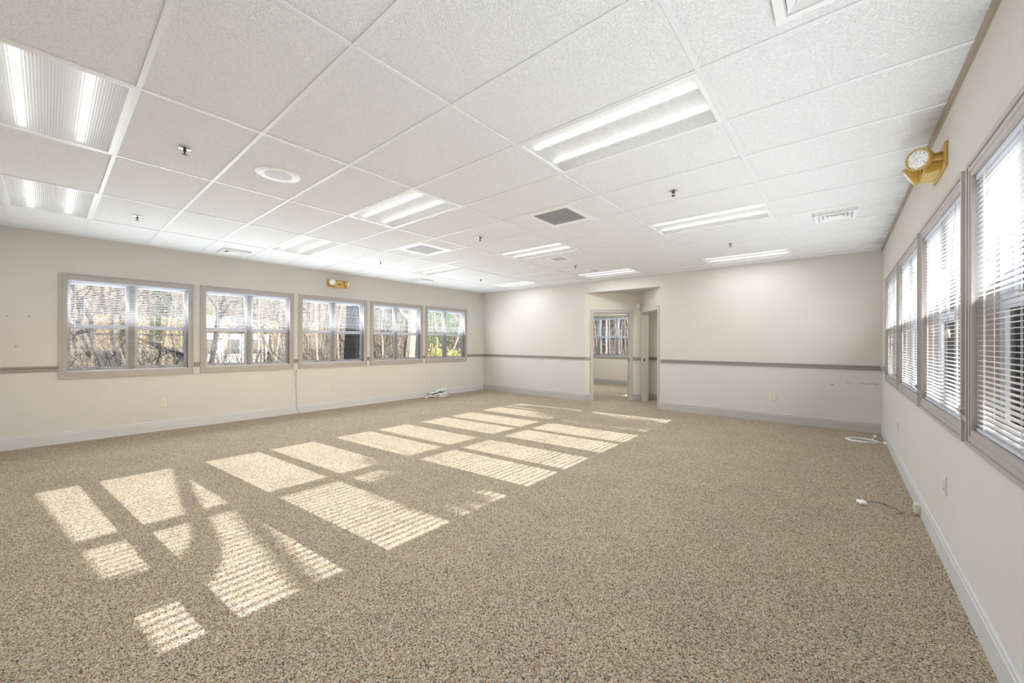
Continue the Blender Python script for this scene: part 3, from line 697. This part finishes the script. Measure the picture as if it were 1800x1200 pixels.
# nail holes and scuffs
def mark(mp, u, z, r, label): tag(MB(mp).lathe([(r, 0), (r*.8, .002)], (u, 0, z), (0, -1, 0), 8).build('screw_anchor', 'greycord'), label, 'screw')
mark(mpL, -.313, 1.632, .007, 'small screw left in wall, outermost left of the upper pair')
mark(mpL, -.139, 1.635, .008, 'small screw left in wall, nearer the window of the upper pair')
mark(mpL, -.243, 1.259, .008, 'small screw left in wall, lowest of three by the left edge')
mark(mpL, 7.62, 1.40, .010, 'small screw left in wall between fifth window and far corner')
mark(mpL, 6.55, .60, .010, 'small screw in wall below the fifth woodland window')
def scuff(x0, x1, z, h, seed, label):
    r = random.Random(seed); m = MB(); x = x0
    while x < x1:
        w = r.uniform(.015, .05); hh = h*r.uniform(.3, 1); zz = z+r.uniform(-.006, .006)
        m.prism([(x, YB-.0012), (x+w, YB-.0012), (x+w*.9, YB), (x+.1*w, YB)], zz-hh/2, zz+hh/2); x += w*r.uniform(.8, 1.8)
    tag(m.build('wall_scuff', 'scuff'), label, 'scuff')
scuff(.10, .46, .735, .012, 1, 'brown scuff streak on far wall under chair rail near the corner')
scuff(-.10, -.09, .70, .016, 2, 'small dark dent on far wall left of the scuff streak')

# ------------------------------------------------------------------ outdoors
GZ = -.35
m = MB()
def gz(x, y):
    d = max(0, -x-33, y-30); return GZ+min(7.5, d*d*.05)+.06*math.sin(x*1.3+y*.9)*min(1, max(0, -x-10))
N = 44
for i in range(N):
    for j in range(N):
        def q(a, b): x = -75+a*(75+XL-WT)/N; y = -30+b*95/N; return (x, y, gz(x, y))
        m.quad([q(i, j), q(i+1, j), q(i+1, j+1), q(i, j+1)])
m.quad([(XL-WT, YW+WT, GZ), (XR+WT, YW+WT, GZ), (XR+WT, 70, GZ), (XL-WT, 70, GZ)])
tag(m.build('ground', 'litter', fix=False), 'leaf covered ground outside the windows', 'ground', kind='structure')

m = MB(); m.quad([(XL-WT, -40, GZ), (90, -40, GZ), (90, YN-WT, GZ), (XL-WT, YN-WT, GZ)]); m.quad([(XR+WT, YN-WT, GZ), (90, YN-WT, GZ), (90, 70, GZ), (XR+WT, 70, GZ)])
tag(m.build('pavement', 'paving', fix=False), 'pale sunlit paving outside the sunlit windows', 'pavement', kind='structure')
def grow(mb, r, p, d, length, rad, lev, n=5, kink=.25, kids=3):
    """one limb and its offshoots"""
    path = [Vector(p)]; rads = [rad]; d = Vector(d).normalized(); seg = 5
    for i in range(seg):
        d = (d+Vector((r.uniform(-kink, kink), r.uniform(-kink, kink), r.uniform(-kink*.3, kink*.6)))).normalized()
        path.append(path[-1]+d*length/seg); rads.append(rad*(1-.75*(i+1)/seg))
    mb.tube(path, rads, n)
    if lev > 0:
        for k in range(kids):
            i = r.randint(1, seg); side = Vector((r.uniform(-1, 1), r.uniform(-1, 1), r.uniform(-.1, .8))).normalized()
            grow(mb, r, path[i], (d*.7+side).normalized(), length*r.uniform(.4, .7), rads[i]*.65, lev-1, max(3, n-1), kink, kids)
def leaves(mb, r, c, rad, n, size):
    for k in range(n):
        v = Vector((r.gauss(0, .45)*rad[0], r.gauss(0, .45)*rad[1], r.gauss(0, .45)*rad[2])); p = Vector(c)+v
        a = Vector((r.uniform(-1, 1), r.uniform(-1, 1), r.uniform(-1, 1))).normalized(); b = a.orthogonal().normalized(); s = size*r.uniform(.6, 1.3)
        mb.quad([p-a*s, p+b*s*.5, p+a*s, p-b*s*.5])
def far(p, k=1.32): return (p[0]*k, p[1]*k, CAM_Z+(p[2]-CAM_Z)*k)
def tree(label, trunk, rads, mat, seed, branches=(), auto=6, alen=2.0, lev=2, foliage=None, group='trees beyond the woodland windows', zmin=2.0, move=True):
    if move:
        trunk = [far(p) for p in trunk]; rads = [q*1.32 for q in rads]; branches = [([far(p) for p in a_], [q*1.32 for q in b_]) for a_, b_ in branches]; zmin *= 1.2
        if foliage: foliage = (foliage[0], [(far(c_), tuple(q*1.32 for q in d_)) for c_, d_ in foliage[1]], foliage[2], foliage[3]*1.2)
    r = random.Random(seed); t = thing('tree', trunk[0], label, 'tree', group)
    m = MB(); P = [Vector(p) for p in trunk]; m.tube(P, rads, 9); m.build('trunk', mat, t, True, fix=False)
    m = MB()
    for path, rr in branches: m.tube(path, rr, 6)
    for k in range(auto):
        i = r.randint(max(1, len(P)//2), len(P)-1); f = r.random(); p = P[i-1].lerp(P[i], f)
        if p.z < zmin: continue
        side = Vector((r.uniform(-1, 1), r.uniform(-1, 1), r.uniform(.1, .9))).normalized()
        grow(m, r, p, side, alen*r.uniform(.6, 1.2), rads[i]*.5, lev)
    if m.v: m.build('branches', mat, t, fix=False)
    if foliage:
        fm, spots, n, size = foliage; m = MB()
        for c, rad in spots: leaves(m, r, c, rad, n, size)
        o = m.build('foliage', fm, t, fix=False); o['kind'] = 'stuff'
    return t
g0 = GZ-.05
tree('slender leaning tree seen through the first woodland window, left pane', [(-13, 1.25, g0), (-13, .93, 1.0), (-13, .66, 1.75), (-13, .37, 2.5), (-13.1, .0, 3.6)], [.045, .042, .038, .034, .022], 'bark_dark', 11, auto=10, zmin=1.0)
tree('gnarled crooked dark tree low in the first woodland window', [(-12.6, .95, g0), (-12.7, .79, .87), (-12.8, .68, 1.16), (-12.9, .64, 1.56), (-13, .43, 1.5), (-13, .2, 1.25)], [.058, .052, .046, .04, .034, .024], 'bark_dark', 12, auto=10, alen=1.2, zmin=.8)
tree('pair of leaning dark stems right in the first window pane', [(-13.2, 1.3, g0), (-13.1, 1.11, .79), (-13, .94, 1.62), (-13, .85, 2.2), (-13, .7, 3.4)], [.034, .032, .03, .026, .02], 'bark_dark', 13, branches=[([(-13, 1.3, .6), (-13, 1.12, 1.3), (-13.1, 1.05, 2.0), (-13.1, 1.1, 2.9)], [.028, .026, .022, .016])], auto=12, zmin=1.0)
tree('ivy covered trunk in the right pane of the first woodland window', [(-17, 2.36, g0), (-17, 2.37, 1.4), (-17, 2.42, 2.2), (-17, 2.38, 3.2), (-17, 2.3, 6)], [.09, .085, .08, .075, .06], 'bark', 14, auto=5, zmin=3,
     foliage=('ivy', [((-16.95, 2.38+.06*math.sin(z*3), z), (.21, .20, .5)) for z in (.6, 1.1, 1.6, 2.0, 2.4, 2.8, 3.2)], 700, .034))
tree('second thinner ivy stem at the right edge of the first window', [(-16, 2.70, g0), (-16, 2.73, .9), (-16, 2.75, 1.9), (-16, 2.71, 2.9), (-16, 2.6, 5)], [.03, .03, .026, .025, .018], 'bark', 15, auto=7, alen=1.2, zmin=1,
     foliage=('ivy', [((-16, 2.73, z), (.11, .11, .3)) for z in (.5, 1.2, 1.9, 2.5)], 110, .03))
tree('forked bare tree in the left pane of the second woodland window', [(-15, 3.22, g0), (-15, 3.31, .66), (-15, 3.42, 1.57), (-15, 3.48, 2.05)], [.078, .07, .064, .06], 'bark_dark', 16,
     branches=[([(-15, 3.48, 2.02), (-15, 3.55, 2.5), (-15, 3.64, 2.9), (-15, 3.7, 4)], [.042, .036, .03, .02]), ([(-15, 3.49, 2.0), (-15, 3.65, 2.35), (-15, 3.81, 2.6), (-15, 4.07, 2.66), (-15, 4.4, 2.9)], [.032, .03, .026, .02, .012]), ([(-15, 3.47, 2.0), (-15, 3.43, 2.38), (-15, 3.2, 2.75)], [.045, .035, .02])], auto=8, alen=1.2, zmin=1.9)
tree('pale trunk in the right pane of the second woodland window', [(-15, 4.6, g0), (-15, 4.6, .8), (-15, 4.59, 2.7), (-15, 4.5, 6)], [.04, .038, .035, .03], 'bark_pale', 17, auto=8, zmin=1.5)
tree('diagonal leaning trunks low in the second woodland window', [(-14.8, 5.35, g0), (-14.9, 5.0, .75), (-15, 4.68, 1.6), (-15, 4.3, 2.7)], [.034, .032, .03, .02], 'bark', 18, branches=[([(-15, 5.5, g0), (-15, 5.4, .8), (-15, 5.32, 1.6), (-15, 5.2, 3)], [.045, .04, .036, .03])], auto=10, zmin=1)
tree('thin pale birch stem in the left pane of the third woodland window', [(-14, 6.12, g0), (-14, 6.09, .7), (-14, 6.05, 1.6), (-14, 6.01, 2.7), (-14, 5.95, 5)], [.036, .034, .032, .03, .02], 'bark_pale', 19, auto=9, alen=1.4, zmin=1)
tree('second pale stem right of the thin birch, third woodland window', [(-14, 6.88, g0), (-14, 6.85, .65), (-14, 6.8, 1.62), (-14, 6.95, 2.7), (-14, 7, 5)], [.036, .034, .032, .03, .02], 'bark_pale', 20, auto=9, alen=1.4, zmin=1)
tree('thick dark trunk standing close outside the third woodland window', [(-10.5, 5.49, g0), (-10.5, 5.50, .8), (-10.5, 5.53, 1.6), (-10.5, 5.545, 2.4), (-10.5, 5.6, 7)], [.225, .205, .19, .175, .14], 'bark_dark', 21, auto=5, zmin=4, move=False)
tree('sunlit tan forked trunk in the fourth woodland window', [(-13, 9.1, g0), (-13, 9.18, .75), (-13, 9.27, 1.6), (-13, 9.26, 2.3)], [.25, .23, .205, .19], 'bark_pale', 22,
     branches=[([(-13, 9.26, 2.2), (-13, 8.98, 2.35), (-13, 8.8, 2.5), (-13, 8.5, 3.3)], [.08, .07, .06, .04]), ([(-13, 9.26, 2.2), (-13, 9.32, 2.5), (-13, 9.4, 3.5)], [.16, .15, .1])], auto=5, zmin=2.2)
tree('slim pale stem with yellowish leaves in the fifth woodland window', [(-12.5, 10.1, g0), (-12.5, 10.12, .75), (-12.5, 10.19, 1.25), (-12.5, 10.04, 2.35), (-12.5, 10, 4.5)], [.05, .045, .045, .04, .02], 'bark_pale', 23, auto=12, alen=1.2, zmin=.9,
     foliage=('evergreen', [((-12.6, 9.9, 2.3), (.6, .6, .5)), ((-12.7, 10.25, 1.7), (.5, .5, .6)), ((-12.6, 10.4, 2.6), (.6, .5, .5)), ((-12.9, 9.8, 1.3), (.5, .4, .4))], 300, .045))
tree('leafy evergreen in the right pane of the fifth woodland window', [(-13, 11.0, g0), (-12.6, 11.07, .9), (-12.5, 11.33, 1.6), (-12.5, 11.5, 3)], [.06, .05, .045, .03], 'bark_pale', 24, auto=8, alen=1.2, zmin=1,
     foliage=('evergreen', [((-13, 11.0, 2.4), (.6, .6, .5)), ((-13, 11.4, 1.9), (.6, .5, .5)), ((-13.2, 11.0, 1.4), (.6, .6, .4)), ((-13.2, 10.8, 2.9), (.6, .6, .5))], 420, .055))
def shrub(label, c, rad, n, size, mat, seed):
    c = far(c); rad = tuple(q*1.3 for q in rad); size *= 1.3
    r = random.Random(seed); t = thing('shrub', (c[0], c[1], GZ), label, 'shrub', 'shrubs under the fifth window'); m = MB()
    for k in range(14): grow(m, r, (c[0], c[1], GZ), (r.uniform(-.5, .5), r.uniform(-.5, .5), 1), c[2]-GZ+rad[2]*.6, .014, 1, 4)
    m.build('stems', 'twig', t, fix=False); m = MB(); leaves(m, r, c, rad, n, size); m.build('foliage', mat, t, fix=False)['kind'] = 'stuff'
shrub('yellow green shrub at the bottom of the fifth window, left pane', (-12.2, 9.95, .72), (.5, .45, .45), 900, .045, 'yellowleaf', 31)
shrub('yellow green shrub at the bottom of the fifth window, right pane', (-12.2, 10.85, .66), (.5, .5, .36), 900, .045, 'yellowleaf', 32)
def woodland():
    r = random.Random(77); a = MB(); b = MB(); e = MB()
    for k in range(440):
        x = -r.uniform(19, 46); y = r.uniform(-.35, 1.25)*(-x)*1.0+r.uniform(-3, 3)
        if k >= 340: y = r.uniform(17, 40); x = -.48*y+r.uniform(-3, 3)
        z = gz(x, y)-.1; rad = r.uniform(.025, .10); h = r.uniform(5, 10)
        if .19 < -y/x < .30 and x > -31: continue
        mb = a if r.random() < .72 else b; lx, ly = r.uniform(-.12, .12), r.uniform(-.18, .18)
        P = [Vector((x+lx*s*h+.1*math.sin(s*5+k), y+ly*s*h+.12*math.sin(s*4+k*2), z+s*h)) for s in (0, .25, .5, .75, 1)]
        mb.tube(P, [rad, rad*.9, rad*.8, rad*.65, rad*.4], 5)
        for q in range(5):
            i = r.randint(1, 3); grow(mb, r, P[i].lerp(P[i+1], r.random()), (r.uniform(-1, 1), r.uniform(-1, 1), r.uniform(.0, 1)), r.uniform(1, 2.8), rad*.4, 2, 3)
    for nm, mb, mat, lb in (('woodland_dark', a, 'bark', 'distant mass of bare grey brown woodland stems'), ('woodland_pale', b, 'bark_pale', 'distant mass of bare sunlit pale woodland stems')):
        tag(mb.build(nm, mat, fix=False), lb, 'woodland', kind='stuff')
    for k in range(1600):
        x = -r.uniform(11.5, 32); y = r.uniform(-.3, 1.2)*(-x)+r.uniform(-2, 2)
        if k >= 1300: y = r.uniform(14.5, 30); x = -.48*y+r.uniform(-2.5, 2.5)
        z = gz(x, y)
        grow(e, r, (x, y, z-.05), (r.uniform(-1, 1), r.uniform(-1, 1), r.uniform(.3, 1.6)), r.uniform(.8, 2.6), r.uniform(.008, .022), 1, 3, .35, 3)
    tag(e.build('undergrowth', 'twig', fix=False), 'tangled dry brush and saplings under the trees', 'undergrowth', kind='stuff')
    f = MB()
    for k in range(90):
        x = -r.uniform(18, 40); y = r.uniform(-.3, 1.2)*(-x); leaves(f, r, (x, y, gz(x, y)+r.uniform(.5, 4)), (1.8, 1.8, 1.4), 260, .045)
    tag(f.build('dead_foliage', 'twig', fix=False), 'sparse withered leaves among the far trees', 'foliage', kind='stuff')
woodland()
def fallen():
    t = thing('fallen_tree', (-12, 1.4, GZ), 'fallen dark brushy tree low in the first window, right pane', 'tree', 'trees beyond the woodland windows'); r = random.Random(8)
    MB().tube([(-12, 1.2, 1.45), (-12, 1.6, 1.25), (-12, 2.1, 1.0), (-12.2, 2.8, .5), (-12.4, 3.4, g0)], [.025, .035, .04, .05, .06], 8).build('trunk', 'bark_dark', t, True, fix=False)
    m = MB()
    for k in range(34):
        f = r.random(); p = Vector((-12, 1.2, 1.45)).lerp(Vector((-12.2, 2.6, .6)), f)
        grow(m, r, p, (r.uniform(-.4, .4), r.uniform(-1, .4), r.uniform(-.7, .5)), r.uniform(.5, 1.1), .011, 1, 3)
    m.build('branches', 'bark_dark', t, fix=False)
fallen()
def house():
    x0, x1, y0, y1 = -33.6, -30, 5.6, 9.8; zb = GZ-.1
    t = thing('house', (-31.8, 7.7, zb), 'pale house glimpsed low through the second woodland window', 'house')
    MB().box(x0, x1, y0, y1, zb, zb+2.4).build('wall', 'siding', t)
    m = MB(); m.extrude([(x0-.3, zb+2.4), (x1+.3, zb+2.4), ((x0+x1)/2, zb+3.5)], 'y', y0-.4, y1+.4); m.build('roof', 'roof', t)
    for y in (6.5, 7.75, 9.0):
        MB().box(x1, x1+.06, y-.4, y+.4, zb+.9, zb+2.0).build('window', 'vinyl', t)
        MB().box(x1+.05, x1+.08, y-.32, y+.32, zb+.98, zb+1.92).build('pane', 'dimglass', t)
house()

# trees on the sunny side that break up the sunlight on the carpet
def sp(x, y, X0): return (X0, y+(X0-x)*.088, (X0-x)*.349)
X0 = 8.0
bough = [sp(-2.9, -.05, X0), sp(-2.87, .34, X0), sp(-2.85, .45, X0), sp(-2.90, .56, X0), sp(-3.06, .645, X0), sp(-3.28, .70, X0), sp(-3.61, .735, X0), sp(-4.1, .77, X0), sp(-4.7, .83, X0), sp(-5.3, .90, X0), sp(-7, 1.0, X0)]
tree('curved shade tree outside the sunlit wall near the viewer', [(8, .95, g0), (8, .93, 2), (8, .93, 3.5), (8, .91, 4.7), (8, .85, 9)], [.32, .31, .30, .21, .12], 'bark', 41, branches=[(bough, [.10, .085, .08, .08, .075, .07, .065, .06, .055, .05, .04])], auto=3, alen=1.4, lev=1, move=False, group='trees outside the sunlit windows', zmin=7)
X0 = 19
tree('slim leaning tree far outside the sunlit wall', [(X0, 2.6, g0), sp(-1.2, .86, X0), sp(-2.23, .92, X0), sp(-3.6, 1.0, X0), sp(-5.5, 1.06, X0), (X0, 3.2, 13)], [.10, .07, .06, .055, .05, .03], 'bark', 42, auto=3, alen=1.5, lev=1, move=False, group='trees outside the sunlit windows', zmin=9)
X0 = 13
cb = sp(-2.95, 2.16, X0); ce = sp(-3.1, 5.98, X0); ce2 = sp(-4.3, 6.45, X0)
tree('evergreen shade tree outside the second sunlit window', [(X0, cb[1]+.1, g0), (X0, cb[1]+.1, 3), (X0, cb[1], 5.2)], [.1, .08, .03], 'bark', 43, auto=0, move=False, group='trees outside the sunlit windows',
     foliage=('evergreen', [(cb, (.3, .30, .18)), ((cb[0], cb[1]+.1, cb[2]-.05), (.3, .32, .2)), ((cb[0], cb[1]+.35, cb[2]+.15), (.3, .22, .25))], 520, .05))
tree('broad evergreen shade tree outside the farthest sunlit window', [(X0, ce[1], g0), (X0, ce[1], 4), (X0, ce2[1], 6.5)], [.14, .1, .04], 'bark', 44, auto=0, move=False, group='trees outside the sunlit windows',
     foliage=('evergreen', [(ce, (.4, .34, .26)), ((ce[0], ce[1]+.3, ce[2]-.1), (.4, .4, .3)), ((ce2[0], ce2[1]+.05, ce2[2]), (.4, .2, .3)), (sp(-3.6, 6.2, X0), (.4, .25, .22))], 700, .06))
